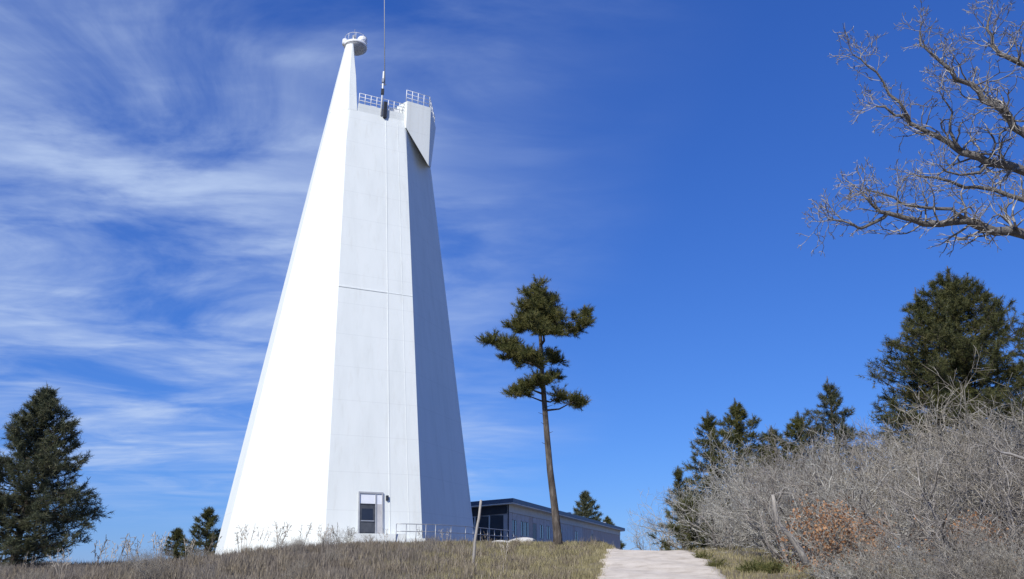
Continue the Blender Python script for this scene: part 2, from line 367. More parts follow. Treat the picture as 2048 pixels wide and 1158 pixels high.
# coordinates on a face: u from 0 to 1 along it, z height, out distance
def face_pt(i, j, u, z, out=0.0):
    a, b = edge_pt(i, z), edge_pt(j, z); e = (base8[j]-base8[i]).normalized(); up = (edge_pt(i, ZT)-edge_pt(i, ZB)).normalized()
    n = e.cross(up).normalized()
    return a.lerp(b, u) + n*out
def strip(name, i, j, u0, z0, u1, z1, w, d, mat):
    """a raised strip from one spot of a face to another"""
    a, b = face_pt(i, j, u0, z0, 0), face_pt(i, j, u1, z1, 0); n = (face_pt(i, j, .5, z0, 1)-face_pt(i, j, .5, z0, 0))
    t = (b-a).normalized(); s = t.cross(n).normalized()*w/2; bm = bmesh.new(); q = []
    for P in (a, b):
        q.append([bm.verts.new(P+s-n*.02), bm.verts.new(P-s-n*.02), bm.verts.new(P-s*0.9+n*d), bm.verts.new(P+s*0.9+n*d)])
    for k in range(4): bm.faces.new((q[0][k], q[0][(k+1) % 4], q[1][(k+1) % 4], q[1][k]))
    bm.faces.new(q[0]); bm.faces.new(list(reversed(q[1]))); bmesh.ops.recalc_face_normals(bm, faces=bm.faces)
    return tp(ob(name, bm, mat))
def z_at(i, j, u, py):
    lo, hi = ZB-3, ZT
    for _ in range(50):
        m = (lo+hi)/2
        if project(face_pt(i, j, u, m))[1] > py: lo = m
        else: hi = m
    return lo
zs = z_at(1, 2, 0.3, 578)
strip('ledge', 1, 2, 0.0, zs, 0.645, zs, 0.09, 0.035, MT['white']); strip('ledge', 1, 2, 0.665, zs, 1.0, zs, 0.06, 0.02, MT['white'])
strip('conduit', 1, 2, 0.655, ZB+0.2, 0.655, ZT-0.4, 0.06, 0.02, MT['white'])
strip('panel_joint', 1, 2, 0.86, ZB+0.2, 0.86, ZT-0.6, 0.04, 0.012, MT['white'])
# entrance: frame, transom panes and a dark door leaf in the front face
def face_box(name, i, j, u0, u1, z0, z1, o0, o1, mat, parent=None):
    bm = bmesh.new(); vs = [[bm.verts.new(face_pt(i, j, u, z, o)) for (u, z) in ((u0, z0), (u1, z0), (u1, z1), (u0, z1))] for o in (o0, o1)]
    for k in range(4): bm.faces.new((vs[0][k], vs[0][(k+1) % 4], vs[1][(k+1) % 4], vs[1][k]))
    bm.faces.new(vs[0]); bm.faces.new(list(reversed(vs[1]))); bmesh.ops.recalc_face_normals(bm, faces=bm.faces)
    o = ob(name, bm, mat)
    if parent is None: return tp(o)
    o.parent = parent; return o
def build_door():
    def uof(px, z):
        lo, hi = 0.0, 1.0
        for _ in range(40):
            m = (lo+hi)/2
            if project(face_pt(1, 2, m, z))[0] < px: lo = m
            else: hi = m
        return lo
    z0 = ZB + 0.02; z1 = z_at(1, 2, 0.4, 984); zt = z_at(1, 2, 0.4, 1008); 
    ul, ur, um = uof(716, z0+1.5), uof(766, z0+1.5), uof(751, z0+1.5); du = (ur-ul)*0.055; h = 0.11
    door = face_box('door', 1, 2, ul+du, um-du*.4, z0+.04, zt-h*.6, 0.004, 0.05, MT['door_paint'])
    face_box('door_frame', 1, 2, ul, ul+du, z0, z1, 0.002, 0.10, MT['frame_paint'], door)
    face_box('door_frame', 1, 2, ur-du, ur, z0, z1, 0.002, 0.10, MT['frame_paint'], door)
    face_box('door_frame', 1, 2, ul+du, ur-du, z1-h, z1, 0.002, 0.10, MT['frame_paint'], door)
    face_box('door_frame', 1, 2, um-du*.4, um+du*.5, z0, z1-h, 0.002, 0.08, MT['frame_paint'], door)
    face_box('transom_bar', 1, 2, ul+du, um-du*.4, zt-h*.6, zt+h*.1, 0.002, 0.07, MT['dark_metal'], door)
    face_box('transom_pane', 1, 2, ul+du, um-du*.4, zt+h*.1, z1-h, 0.003, 0.03, MT['light_pane'], door)
    face_box('transom_pane', 1, 2, um+du*.5, ur-du, zt+h*.1, z1-h, 0.003, 0.03, MT['light_pane'], door)
    face_box('side_panel', 1, 2, um+du*.5, ur-du, z0+.04, zt+h*.1, 0.003, 0.03, MT['siding'], door)
    face_box('door_window', 1, 2, ul+du*2.4, um-du*2, zt-1.0, zt-0.3, 0.05, 0.058, MT['glass'], door)
    face_box('push_bar', 1, 2, ul+du*1.8, um-du*1.2, z0+1.0, z0+1.06, 0.05, 0.11, MT['grey_metal'], door)
    face_box('kick_plate', 1, 2, ul+du*1.6, um-du*1.2, z0+.08, z0+.34, 0.05, 0.056, MT['dark_metal'], door)
    face_box('door_lamp', 1, 2, ur+0.03, ur+0.055, z1-.5, z1-.2, 0.0, 0.14, MT['dark_metal'])
build_door()
face_box('plinth', 1, 2, -0.01, 1.02, ZB-1.2, ZB-0.02, -.02, 0.28, MT['white'])
face_box('doorstep', 1, 2, 0.22, 0.75, ZB-1.2, ZB-0.03, 0.28, 1.5, MT['white'])

# roof platform: the box that grows out of the right face, with its triangular front wall
def build_wing():
    def zfor(k, py):
        lo, hi = ZB, ZT
        for _ in range(50):
            m = (lo+hi)/2
            if project(edge_pt(k, m))[1] > py: lo = m
            else: hi = m
        return lo
    T1 = edge_pt(2, zfor(2, 256)); T1 = T1+Vector((.04, -.06, 0)); O, _ = solve(T1, 31, 857)
    zt = at(857, 216, O.y).z; zi = zt; T2 = at(857, 331, O.y)
    out = Vector((T2.x, T2.y, zt)); inn = Vector((T1.x, T1.y, zi))
    Dp = edge_pt(3, zfor(3, 334)); back = Vector((Dp.x+.3, Dp.y+.2, zt)); bi = Vector((top8[4].x-1.5, top8[4].y-1, zt)); i2 = Vector((top8[2].x-1.2, top8[2].y+1.0, zt))
    bm = bmesh.new(); P = {k: bm.verts.new(v) for k, v in dict(T1=T1, T2=T2, o=out, i=inn, d=Dp, b=back, bi=bi, i2=i2).items()}
    bm.faces.new((P['T1'], P['T2'], P['o'])); bm.faces.new((P['T1'], P['o'], P['i'])); bm.faces.new((P['T2'], P['d'], P['b'], P['o']))
    bm.faces.new((P['T1'], P['d'], P['T2'])); bm.faces.new((P['o'], P['b'], P['bi'], P['i2'], P['i'])); lo1 = bm.verts.new(T1+Vector((-.1, .1, 0))); lo2 = bm.verts.new(i2+Vector((0, 0, ZT-.2-i2.z))); bm.faces.new((P['i'], P['i2'], lo2, lo1)); bm.faces.new((P['T1'], P['i'], lo1)); lo3 = bm.verts.new(Vector((bi.x, bi.y, ZT-.2))); bm.faces.new((P['i2'], P['bi'], lo3, lo2))
    bmesh.ops.recalc_face_normals(bm, faces=bm.faces)
    o = tp(ob('platform_box', bm, MT['white'])); md = o.modifiers.new('thickness', 'SOLIDIFY'); md.thickness = 0.06; md.offset = 0
    return out, back, Vector((inn.x, inn.y, zt)), bi
W_OUT, W_BACK, W_IN, W_BI = build_wing()
# parapet kerb and railings of the roof
loop = [top8[1]*1.0, top8[2]*1.0]
def rail_run(a, b, z, posts, h=1.25, rails=(0.45, 0.85, 1.25)):
    a = Vector((a.x, a.y, z)); b = Vector((b.x, b.y, z)); r = None
    for k in range(posts+1):
        p = a.lerp(b, k/posts); tp(tube('railing_post', [p, p+Vector((0, 0, h))], 0.035, MT['white_metal'], None, 6))
    for q in rails:
        tp(tube('railing_bar', [a+Vector((0, 0, q)), b+Vector((0, 0, q))], 0.028, MT['white_metal'], None, 6))
def kerb(a, b, z0, z1, w=0.12):
    d = (b-a); c = (a+b)/2; rz = math.atan2(d.y, d.x); L_ = math.hypot(d.x, d.y)
    o = box('parapet', (c.x, c.y, (z0+z1)/2), (L_+w*.7, w, z1-z0), MT['white'], None, rz); return tp(o)
def inset(P, k=0.1):
    c = Vector((sum(v.x for v in top8)/8, sum(v.y for v in top8)/8, P.z)); return P + (c-P).normalized()*k
A_, B_, C_, D_, E_, F_, G_, H_ = [inset(v) for v in top8]
for a, b, n in ((B_.lerp(C_, .17), C_, 8), (F_, G_, 3), (E_, F_, 2)):
    hk = .75 if b is C_ else .38; kerb(a, b, ZT-.05, ZT+hk); ht = 1.75 if b is C_ else 1.35; rail_run(a, b, ZT+hk, n, ht-hk, ((ht-hk)*.33, (ht-hk)*.66, ht-hk))
wi = lambda P: P + (Vector((top8[6].x, top8[6].y, P.z))-P).normalized()*0.12
rail_run(wi(W_IN), wi(W_OUT), W_OUT.z, 4, 1.15, (0.4, 0.78, 1.15)); rail_run(wi(W_OUT), wi(W_BACK), W_OUT.z, 4, 1.15, (0.4, 0.78, 1.15)); rail_run(wi(W_BACK), wi(W_BI), W_OUT.z, 4, 1.15, (0.4, 0.78, 1.15))
# equipment on the roof: white cabinets, the dark hoist post at the edge, the antenna mast
def roof_pt(px, dY): 
    Y = 59.0+dY; return at_z(px, Y, ZT)
for px, dy, s in ((728, 0.9, (0.8, 0.5, 1.35)), (745, 1.6, (0.5, 0.5, 1.7)), (785, 1.7, (0.9, 0.6, 1.45)), (803, 2.4, (0.5, 0.5, 2.1)), (826, 3.0, (0.6, 0.6, 2.4))):
    p = roof_pt(px, dy); tp(box('roof_cabinet', (p.x, p.y, ZT+s[2]/2+.36 if px > 810 else ZT+s[2]/2), s, MT['white_metal'], None, math.radians(25), 0.03))
u_m = (768-696)/(811-696)
pm = face_pt(1, 2, u_m, ZT, 0.10)
tp(box('hoist_post', (pm.x, pm.y, ZT+0.62), (0.30, 0.22, 1.55), MT['dark_metal'], None, math.radians(25), 0.02))
tp(tube('hoist_post', [pm+Vector((-.05, .1, -.6)), pm+Vector((-.05, .1, 0))], 0.06, MT['grey_metal']))
ma = at_z(762, 59.2, ZT)
mast = tp(tube('antenna_mast', [ma, ma+Vector((0, 0, 4.4))], [0.085, 0.07], MT['white_metal']))
tp(tube('antenna_whip', [ma+Vector((.16, 0, 3.0)), at(768.5, -120, 59.3)], [0.045, 0.028], MT['frame_paint'], None, 6))
tp(tube('antenna_arm', [ma+Vector((-.25, 0, 3.1)), ma+Vector((.3, 0, 3.1))], 0.03, MT['grey_metal'], None, 6))
tp(box('antenna_box', ma+Vector((.02, -.06, 2.35)), (0.26, 0.2, 0.55), MT['dark_metal'], None, 0.2, 0.02))
tp(box('antenna_box', ma+Vector((.0, -.06, 3.45)), (0.2, 0.2, 0.4), MT['grey_metal'], None, 0.2, 0.02))
# turret
def build_turret():
    zt = at(694, 99, 60.2).z; dirv = lambda a: Vector((math.cos(math.radians(a)), math.sin(math.radians(a)), 0)); bm = bmesh.new(); R = []
    for z in (ZT-.03, ZT+.5*(zt-ZT), zt):
        f = (z-ZT)/(zt-ZT); H_2, A2, B2 = edge_pt(7, z), edge_pt(0, z), edge_pt(1, z)
        if f < .01: B2 = B2 + Vector((0, 0, 0))
        R2, _ = solve(B2, 25, 716-8*f); S2 = R2 + dirv(115)*(1.7-1.2*f); G2 = H_2 + dirv(70)*(2.0-1.5*f)
        R.append([bm.verts.new(p) for p in (H_2, A2, B2, R2, S2, G2)])
    for a, b in zip(R, R[1:]):
        for i in range(6): bm.faces.new((a[i], a[(i+1) % 6], b[(i+1) % 6], b[i]))
    ve = [bm.edges.get((R[k][i], R[k+1][i])) for k in (0, 1) for i in range(6)]
    bm.faces.new(R[-1]); bm.faces.new(list(reversed(R[0]))); bmesh.ops.bevel(bm, geom=ve, offset=.12, segments=3, affect='EDGES', profile=.5); bmesh.ops.recalc_face_normals(bm, faces=bm.faces)
    t = tp(ob('turret', bm, MT['white']))
    def lathe(name, c, prof, mat, n=20):
        bm = bmesh.new(); R = [[bm.verts.new((c.x+r*math.cos(2*math.pi*i/n), c.y+r*math.sin(2*math.pi*i/n), c.z+z)) for i in range(n)] for r, z in prof]
        for a, b in zip(R, R[1:]):
            for i in range(n): bm.faces.new((a[i], a[(i+1) % n], b[(i+1) % n], b[i]))
        bm.faces.new(R[-1]); bm.faces.new(list(reversed(R[0])))
        for f in bm.faces: f.smooth = len(f.verts) == 4
        o = ob(name, bm, mat); o.parent = t; return o
    hc = at(711, 97, 60.6)
    lathe('turret_floor', hc, [(0.25, -0.40), (0.7, -0.28), (0.98, -0.05), (0.98, 0.03)], MT['frame_paint'])
    lathe('turret_rim', hc+Vector((0, 0, .033)), [(1.02, 0), (1.02, 0.26), (0.92, 0.26)], MT['white_metal'])
    dc = at(724, 89, 60.6); lathe('mirror_housing', dc, [(0.42, -.1), (0.46, 0.2), (0.44, .5), (.34, .68), (.16, .78)], MT['white_metal'])
    dc = at(690, 88, 60.4); lathe('mirror_housing', dc, [(0.22, -.15), (0.26, 0.1), (0.24, .42), (.10, .5)], MT['white_metal'])
    dc = at(707, 86, 61.0); lathe('mirror_fork', dc, [(0.2, -.1), (0.16, 0.3), (0.15, .75), (.05, .8)], MT['grey_metal'])
    for k in range(9):
        a = 2*math.pi*k/9; p = hc+Vector((0.97*math.cos(a), 0.97*math.sin(a), .2)); o = tube('turret_post', [p, p+Vector((0, 0, .8))], .022, MT['white_metal'], None, 5); o.parent = t
    P = [hc+Vector((0.97*math.cos(2*math.pi*k/18), 0.97*math.sin(2*math.pi*k/18), 1.0)) for k in range(19)]
    tube('turret_rail', P, .022, MT['white_metal'], None, 5).parent = t
    p = at(708, 84, 60.8); tube('lightning_rod', [p, p+Vector((0, 0, 1.35))], .02, MT['grey_metal'], None, 5).parent = t
build_turret()

# ------------------------------------------------------------------ pipe railing beside the tower foot
def build_base_railing():
    a = face_pt(1, 2, 0.64, ZB, 1.6); c = face_pt(1, 2, 1.05, ZB, 1.6); d = face_pt(2, 3, 0.25, ZB, 2.1); e = face_pt(2, 3, 1.15, ZB, 2.6)
    pts = []
    for p, q, n in ((a, c, 4), (c, d, 2), (d, e, 7)):
        for k in range(n): pts.append(p.lerp(q, k/n))
    pts.append(e); R = thing('pipe_railing', 'low grey pipe railing at the right foot of the white tower', 'railing', (a.x, a.y, g(a.x, a.y)))
    inv = Matrix.Translation(R.location).inverted(); top = []
    for p in pts:
        z = g(p.x, p.y); b = Vector((p.x, p.y, z-.1)); t = Vector((p.x, p.y, max(z, ZB-.15)+1.0)); top.append(t)
        o = tube('post', [b, t], 0.03, MT['grey_metal'], R, 6); o.matrix_parent_inverse = inv
    for k in (0, 0.45):
        o = tube('rail', [t-Vector((0, 0, k)) for t in top], 0.026, MT['grey_metal'], R, 6); o.matrix_parent_inverse = inv
build_base_railing()

# ------------------------------------------------------------------ low building behind the tower
def build_building():
    Y0 = 72.0; n0 = at(1026, 996, Y0); ztop = n0.z
    far = None; lo, hi = Y0, 200
    for _ in range(50):
        m = (lo+hi)/2
        if project(at_z(1250, m, ztop))[1] < 1056.5: lo = m
        else: hi = m
    f0 = at_z(1250, lo, ztop); d = Vector((f0.x-n0.x, f0.y-n0.y, 0)); Ln = d.length; d.normalize(); s = Vector((-d.y, d.x, 0))   # s to the left-back
    nR = -s   # outward normal of the long wall
    wid = 9.0; zg = g(n0.x, n0.y)-0.6; drop = 0.06
    B = thing('low_building', 'long low grey building with a blue roof edge behind the pine', 'building', (n0.x, n0.y, zg))
    inv = Matrix.Translation(B.location).inverted()
    def pt(l, w, z): return Vector((n0.x, n0.y, 0)) + d*l + s*w + Vector((0, 0, z))
    def prism(name, l0, l1, w0, w1, z0, z1, mat, par=None, slope=True):
        bm = bmesh.new(); q = []
        for z, top in ((z0, 0), (z1, 1)):
            q.append([bm.verts.new(pt(l, w, z - (drop*w if slope else 0))) for l, w in ((l0, w0), (l1, w0), (l1, w1), (l0, w1))])
        for k in range(4): bm.faces.new((q[0][k], q[0][(k+1) % 4], q[1][(k+1) % 4], q[1][k]))
        bm.faces.new(q[0]); bm.faces.new(q[1]); bmesh.ops.recalc_face_normals(bm, faces=bm.faces)
        o = ob(name, bm, mat, par or B)
        if par is None: o.matrix_parent_inverse = inv
        return o
    ov = 0.75
    prism('wall', ov, Ln-ov, ov, wid, zg-2, ztop-.42, MT['siding'])
    roof = prism('roof', 0, Ln, 0, wid+.5, ztop-.36, ztop, MT['blue_metal'])
    prism('soffit', .02, Ln-.02, .02, wid, ztop-.46, ztop-.363, MT['soffit'], roof)
    # long wall: vertical siding boards, windows and doors between them
    n = 44; L0, L1 = ov+.1, Ln-ov-.1; st = (L1-L0)/n
    openings = {1: 'window', 3: 'window', 4: 'window', 6: 'door', 8: 'window', 10: 'window', 14: 'window', 20: 'window', 27: 'door'}
    for k in range(n):
        a = L0+k*st; b = a+st-0.07; z0, z1 = zg-1.2, ztop-1.15; wb, wt = ztop-3.05, ztop-1.65
        kind = openings.get(k)
        if kind == 'window':
            prism('siding_board', a, b, ov-.05, ov, z0, wb, MT['siding'], None, False); prism('siding_board', a, b, ov-.05, ov, wt, z1, MT['siding'], None, False)
            w = prism('window', a+.06, b-.06, ov-.03, ov, wb+.03, wt-.03, MT['glass'], None, False)
            for q in ((a, b, wb, wb+.07), (a, b, wt-.07, wt)): prism('window_frame', q[0], q[1], ov-.09, ov-.052, q[2], q[3], MT['siding'], w, False)
            m = (a+b)/2; prism('window_frame', m-.03, m+.03, ov-.08, ov-.034, wb+.08, wt-.08, MT['siding'], w, False)
        elif kind == 'door':
            prism('door', a+.05, b-.05, ov-.03, ov, z0, wt-.05, MT['door_paint'], None, False); prism('siding_board', a, b, ov-.05, ov, wt, z1, MT['siding'], None, False)
        else:
            prism('siding_board', a, b, ov-.05, ov, z0, z1, MT['siding_b' if k > 22 or k % 7 == 5 else 'siding'], None, False)
    prism('frieze', ov, Ln-ov, ov-.08, ov, ztop-1.1, ztop-.47, MT['soffit'], None, False)
    # short wall towards the tower: dark glazing under the eave
    for k, (w0, w1) in enumerate(((1.1, 2.3), (2.45, 3.65), (3.8, 5.0), (5.15, 6.35))):
        w = prism('window', ov-.03, ov, w0, w1, zg+.9, ztop-1.25-drop*w1, MT['glass'], None, False)
        prism('window_frame', ov-.08, ov-.035, w1+.02, w1+.13, zg+.9, ztop-1.25-drop*w1, MT['soffit'], w, False)
    prism('porch_shade_strip', ov-.12, ov-.005, ov, wid-.5, ztop-1.2, ztop-.5, MT['dark_metal'])  # dark strip standing in for the shaded recess under the eave
    for l in (Ln*.45, Ln*.83): prism('roof_vent', l, l+.7, 1.2, 1.9, ztop, ztop+.55, MT['grey_metal'], roof)
    tube('downpipe', [pt(ov-.15, ov-.15, ztop-.5), pt(ov-.15, ov-.15, zg-.5)], .06, MT['dark_metal'], B, 6).matrix_parent_inverse = inv
build_building()

# ------------------------------------------------------------------ conifers
def needles(name, C, D, rng, per=26, ln=0.2, w=0.016, spread=0.9):
    """tufts at C pointing along D: one thin triangle for each needle"""
    C = np.asarray(C); D = np.asarray(D); D = D/(np.linalg.norm(D, axis=1)[:, None]+1e-9); n = len(C)
    C = np.repeat(C, per, 0); D = np.repeat(D, per, 0); m = len(C)
    d = D + rng.normal(0, spread, (m, 3)); d /= np.linalg.norm(d, axis=1)[:, None]+1e-9
    c = C + D*rng.uniform(-1.0, 0.35, m)[:, None]*ln*1.2
    side = np.cross(d, rng.normal(0, 1, (m, 3))); side /= np.linalg.norm(side, axis=1)[:, None]+1e-9
    l = ln*rng.uniform(.6, 1.15, m)[:, None]
    V = np.stack([c-side*w/2, c+side*w/2, c+d*l], 1).reshape(-1, 3)
    me = mk_mesh(name, V, np.arange(m*3).reshape(-1, 3))
    t = np.repeat(rng.random(n), per)*.65 + rng.random(m)*.35; tone_attr(me, np.repeat(t, 3))
    return me
def conifer(name, label, base, H, R, mat, seed, group=None, per=21, ln=0.22, dens=1.0, power=0.8, bare=0.015, droop=0.0, lean=0.0, w=.02, ragged=0.45):
    rng = np.random.default_rng(seed)
    T = thing(name, label, 'tree', base, 0, group)
    tr = [(lean*t*t*H + .05*math.sin(5*t+seed), .05*math.cos(4*t+seed), H*t-.4*(t == 0)) for t in np.linspace(0, 1, 12)]
    r0 = 0.018*H+.03; ob('trunk', tube_mesh('trunk', [(tr, [r0*(1-.93*t) for t in np.linspace(0, 1, 12)])], 8), MT['bark_dark'], T)
    def trunk(h):
        t = h/H; return np.array([np.interp(t, np.linspace(0, 1, 12), [p[k] for p in tr]) for k in range(3)])
    segs = []; C = []; D = []
    nl = int(62*dens*(H/9)**.5*(R/2.5)**.5); ph = rng.uniform(0, 6.28); lob = rng.uniform(0, 6.28, 4)
    for k in range(nl):
        t = bare + (0.935-bare)*((k+rng.uniform(0, .9))/nl)**0.95; h = t*H; ph += 2.399 + rng.uniform(-.6, .6)
        prof = (1-t)**power*min(1.0, ((1-t)/.3)**.45)*(1 if t > bare+.12 else .8+.2*(t-bare)/.12)
        irr = 1-.12*math.sin(2*ph+lob[0]+5*t)-.09*math.sin(9*t+lob[1])*math.cos(ph+lob[2])                # uneven outline
        Lb = R*prof*irr*(1-ragged*rng.random()**1.5)+.10
        el = droop + .12 + .55*t*t + rng.uniform(-.25, .25); p = trunk(h); d = np.array([math.cos(ph)*math.cos(el), math.sin(ph)*math.cos(el), math.sin(el)])
        ns = max(2, int(Lb/.4)); pr = p.copy(); r = .010+.011*Lb
        for i in range(ns):
            d = d + rng.normal(0, .10, 3) + np.array([0, 0, .09*i/ns]); d /= np.linalg.norm(d); q = pr + d*Lb/ns; f = (i+1)/ns
            segs.append((pr, q, r*(1-.75*i/ns), r*(1-.75*f)))
            if f > .3 or Lb < .8:
                nb = int(rng.poisson(3.2+3.5*f)); sz = (.12+.16*Lb*(1.15-.4*f))
                for _ in range(nb):
                    v = rng.normal(0, 1, 3)*np.array([1, 1, .62])+d*.5; v /= np.linalg.norm(v)
                    o = pr + (q-pr)*rng.random(); e = o+v*min(sz, .62)*rng.uniform(.35, 1.1)
                    segs.append((o, e, .009, .005)); C.append(e); D.append(v+np.array([0, 0, .35]))
            pr = q
        for _ in range(5):
            v = rng.normal(0, 1, 3); v /= np.linalg.norm(v); C.append(pr+v*rng.uniform(0, .16+.03*Lb)); D.append(d+v*.5+np.array([0, 0, .3]))
    for _ in range(26):
        f = rng.uniform(.88, .985); C.append(trunk(H*f)+rng.normal(0, 1, 3)*np.array([1, 1, .3])*(.02+1.1*(1-f))); D.append(np.array([0, 0, 1.0])+rng.normal(0, .35, 3))
    stf(ob('limbs', seg_mesh('limbs', segs, 3), MT['bark_dark'], T))
    stf(ob('crown', needles('crown', np.array(C), np.array(D), rng, per, ln, w), mat, T))
    return T
def conifer_px(name, label, cx, top, hw, vb, Y, mat, seed, zb=None, power=.8, **k):
    """crown top at pixel (cx, top); half width hw at row vb, where the thicket or the ground hides the rest"""
    P = at(cx, top, Y); z0 = g(P.x, Y) if zb is None else zb; zv = at(cx, vb, Y).z; H = P.z-z0
    dp = (at(cx, vb, Y)-CAM).dot(FW); tv = min(.9, max(0.0, (zv-z0)/H)); R = hw/FPX*dp/((1-tv)**power)*1.12
    return conifer(name, label, (P.x, Y, z0), H, R, mat, seed, power=power, **k)
NB, ND, NP = MT['needle_b'], MT['needle'], MT['needle_pine']
conifer_px('conifer_tree', 'ragged dark conifer standing alone at the left edge', 97, 768, 138, 1060, 40, NB, 11, dens=2.7, power=.78, ragged=.42, ln=.24, w=.024)
conifer_px('conifer_tree', 'small dark conifer touching the left foot of the white tower', 420, 1015, 38, 1085, 76, ND, 12, ln=.3, w=.035, per=18)
conifer_px('conifer_tree', 'smallest dark conifer tip left of the white tower', 358, 1058, 18, 1090, 78, ND, 13, ln=.3, w=.035, per=18)
conifer_px('conifer_tree', 'small pointed conifer rising behind the long low building', 1171, 980, 26, 1035, 132, NB, 14, ln=.5, w=.06, per=16, dens=.8)
conifer_px('conifer_tree', 'short dark conifer top just above the far end of the low roof', 1214, 1034, 14, 1060, 142, ND, 15, ln=.5, w=.06, per=16, dens=.8)
conifer_px('conifer_tree', 'bushy conifer with a pointed top, taller of the pair right of the sky gap', 1468, 795, 74, 930, 50, NP, 16, power=.85, dens=1.7)
conifer_px('conifer_tree', 'narrow dark conifer just left of the bushy pointed one', 1414, 818, 42, 930, 51, ND, 17, power=.8, dens=1.5)
conifer_px('conifer_tree', 'low dark conifer tip at the left end of the bare thicket', 1356, 932, 26, 1010, 50, ND, 18)
conifer_px('conifer_tree', 'slender grey-green conifer rising above the middle of the bare thicket', 1655, 752, 52, 862, 50, NB, 19, dens=1.3, ragged=.45, power=.9)
conifer_px('conifer_tree', 'short olive conifer between the pointed and the slender ones', 1595, 820, 42, 880, 52, NP, 20, dens=1.2, power=.9)
conifer_px('conifer_tree', 'low dark conifer top peeping over the thicket', 1542, 850, 34, 895, 53, ND, 21)
conifer_px('conifer_tree', 'biggest broad dark conifer behind the thicket at right', 1893, 531, 152, 780, 40, ND, 22, dens=2.3, power=.62, ln=.25, w=.022, per=26)
conifer_px('conifer_tree', 'second leader conifer at the left flank of the biggest one', 1829, 575, 76, 740, 41, NP, 23, dens=1.4, power=.55)
conifer_px('conifer_tree', 'dark conifer cut by the right edge behind the thicket', 2062, 600, 62, 720, 43, ND, 24, dens=1.2, power=.6)

# the tall pine with foliage in separate pads
def build_pine():
    Y = 35.0; rng = np.random.default_rng(5); b = at(1116, 1092, Y); bz = g(b.x, Y)
    T = thing('pine_tree', 'tall pine with a long bare trunk and clumped crown beside the tower', 'tree', (b.x, Y, bz)); O = np.array([b.x, Y, bz])
    tr = [(1117, 1100), (1115, 1070), (1110, 1020), (1100, 940), (1093, 860), (1088, 796), (1084, 742), (1081, 678), (1078, 630), (1076, 585)]
    wpx = [21, 16, 13.8, 12.2, 11, 10, 8.5, 7, 5, 2.5]
    TP = np.array([at(x, y, Y) for x, y in tr])-O; TR = [w/2/FPX*35.5*1.02 for w in wpx]; TP[0][2] = min(TP[0][2], -.3)
    ob('trunk', tube_mesh('trunk', [(TP, TR)], 12), MT['bark_pine'], T)
    pads = [(1076, 588, 40, 30, 0), (1058, 612, 34, 24, -.7), (1098, 610, 36, 24, .6), (1070, 641, 62, 26, 0), (1040, 640, 32, 20, .8), (1118, 648, 40, 20, -.6), (1156, 654, 34, 17, .3), (1174, 634, 14, 16, .3), (1075, 652, 50, 20, 1.3), (1085, 655, 50, 20, -1.4),
            (980, 685, 24, 12, -.3), (1015, 705, 36, 20, -.5), (1020, 690, 30, 14, .3), (1062, 712, 40, 22, .8), (1060, 710, 40, 22, -1.1), (1112, 718, 22, 17, .2), (1050, 772, 32, 19, -.4), (1030, 783, 14, 12, -.4), (1100, 758, 24, 14, .7), (1075, 765, 26, 14, -1.0), (1118, 793, 24, 10, .2), (1149, 802, 24, 16, -.2)]
    segs = []; C = []; D = []
    for x, y, rx, ry, dy in pads:
        c = np.array(at(x, y, Y+dy))-O; k = 35.5/FPX; a = np.array([rx*k, rx*k*.8, ry*k*1.05])*1.08
        # limb from the trunk
        hz = c[2]-.25*np.hypot(c[0]-TP[5][0], dy)-.05; tp_ = np.array([np.interp(hz, TP[:, 2], TP[:, q]) for q in range(3)])
        mid = (tp_+c)/2+rng.normal(0, .07, 3)-np.array([0, 0, .08]); rr = .025+.05*rx/60
        segs += [(tp_, mid, rr*1.2, rr*.8), (mid, c, rr*.8, rr*.4)]
        n = int(26+rx*ry*.11)
        ks = max(3, int(3+rx*ry/140))
        for _k in range(ks):                                   # each pad is a cluster of smaller needle clumps with gaps between
            v = rng.normal(0, 1, 3); v /= np.linalg.norm(v); v *= rng.uniform(.25, .98); cc = c+v*a; cc[2] += .05
            segs.append((c+(cc-c)*.1-np.array([0, 0, .06]), cc, .02, .009)); rad = rng.uniform(.24, .46)
            for _ in range(int(n/ks*1.5)+3):
                u = rng.normal(0, 1, 3); u /= np.linalg.norm(u); e = cc+u*rad*np.array([1.15, 1.15, .75])*rng.uniform(.3, 1.05)
                if rng.random() < .4: segs.append((cc, e, .009, .005))
                C.append(e); D.append(u*.8+np.array([0, 0, .55]))
    for hpx, dx, ln in ((830, -14, 1), (850, -10, 1), (868, 12, 1), (890, -12, 1), (815, 16, 1)):       # dead stubs below the crown
        p = np.array([np.interp(-hpx, [-t[1] for t in tr], [t[0] for t in tr]), hpx]); a0 = np.array(at(p[0], p[1], Y))-O; a1 = np.array(at(p[0]+dx, p[1]-5, Y-.15))-O
        segs.append((a0, a1, .018, .008))
    ob('limbs', seg_mesh('limbs', segs, 5), MT['bark_dark'], T)
    ob('crown', needles('crown', np.array(C), np.array(D), rng, 34, .20, .018, .7), MT['needle_pine'], T)
build_pine()

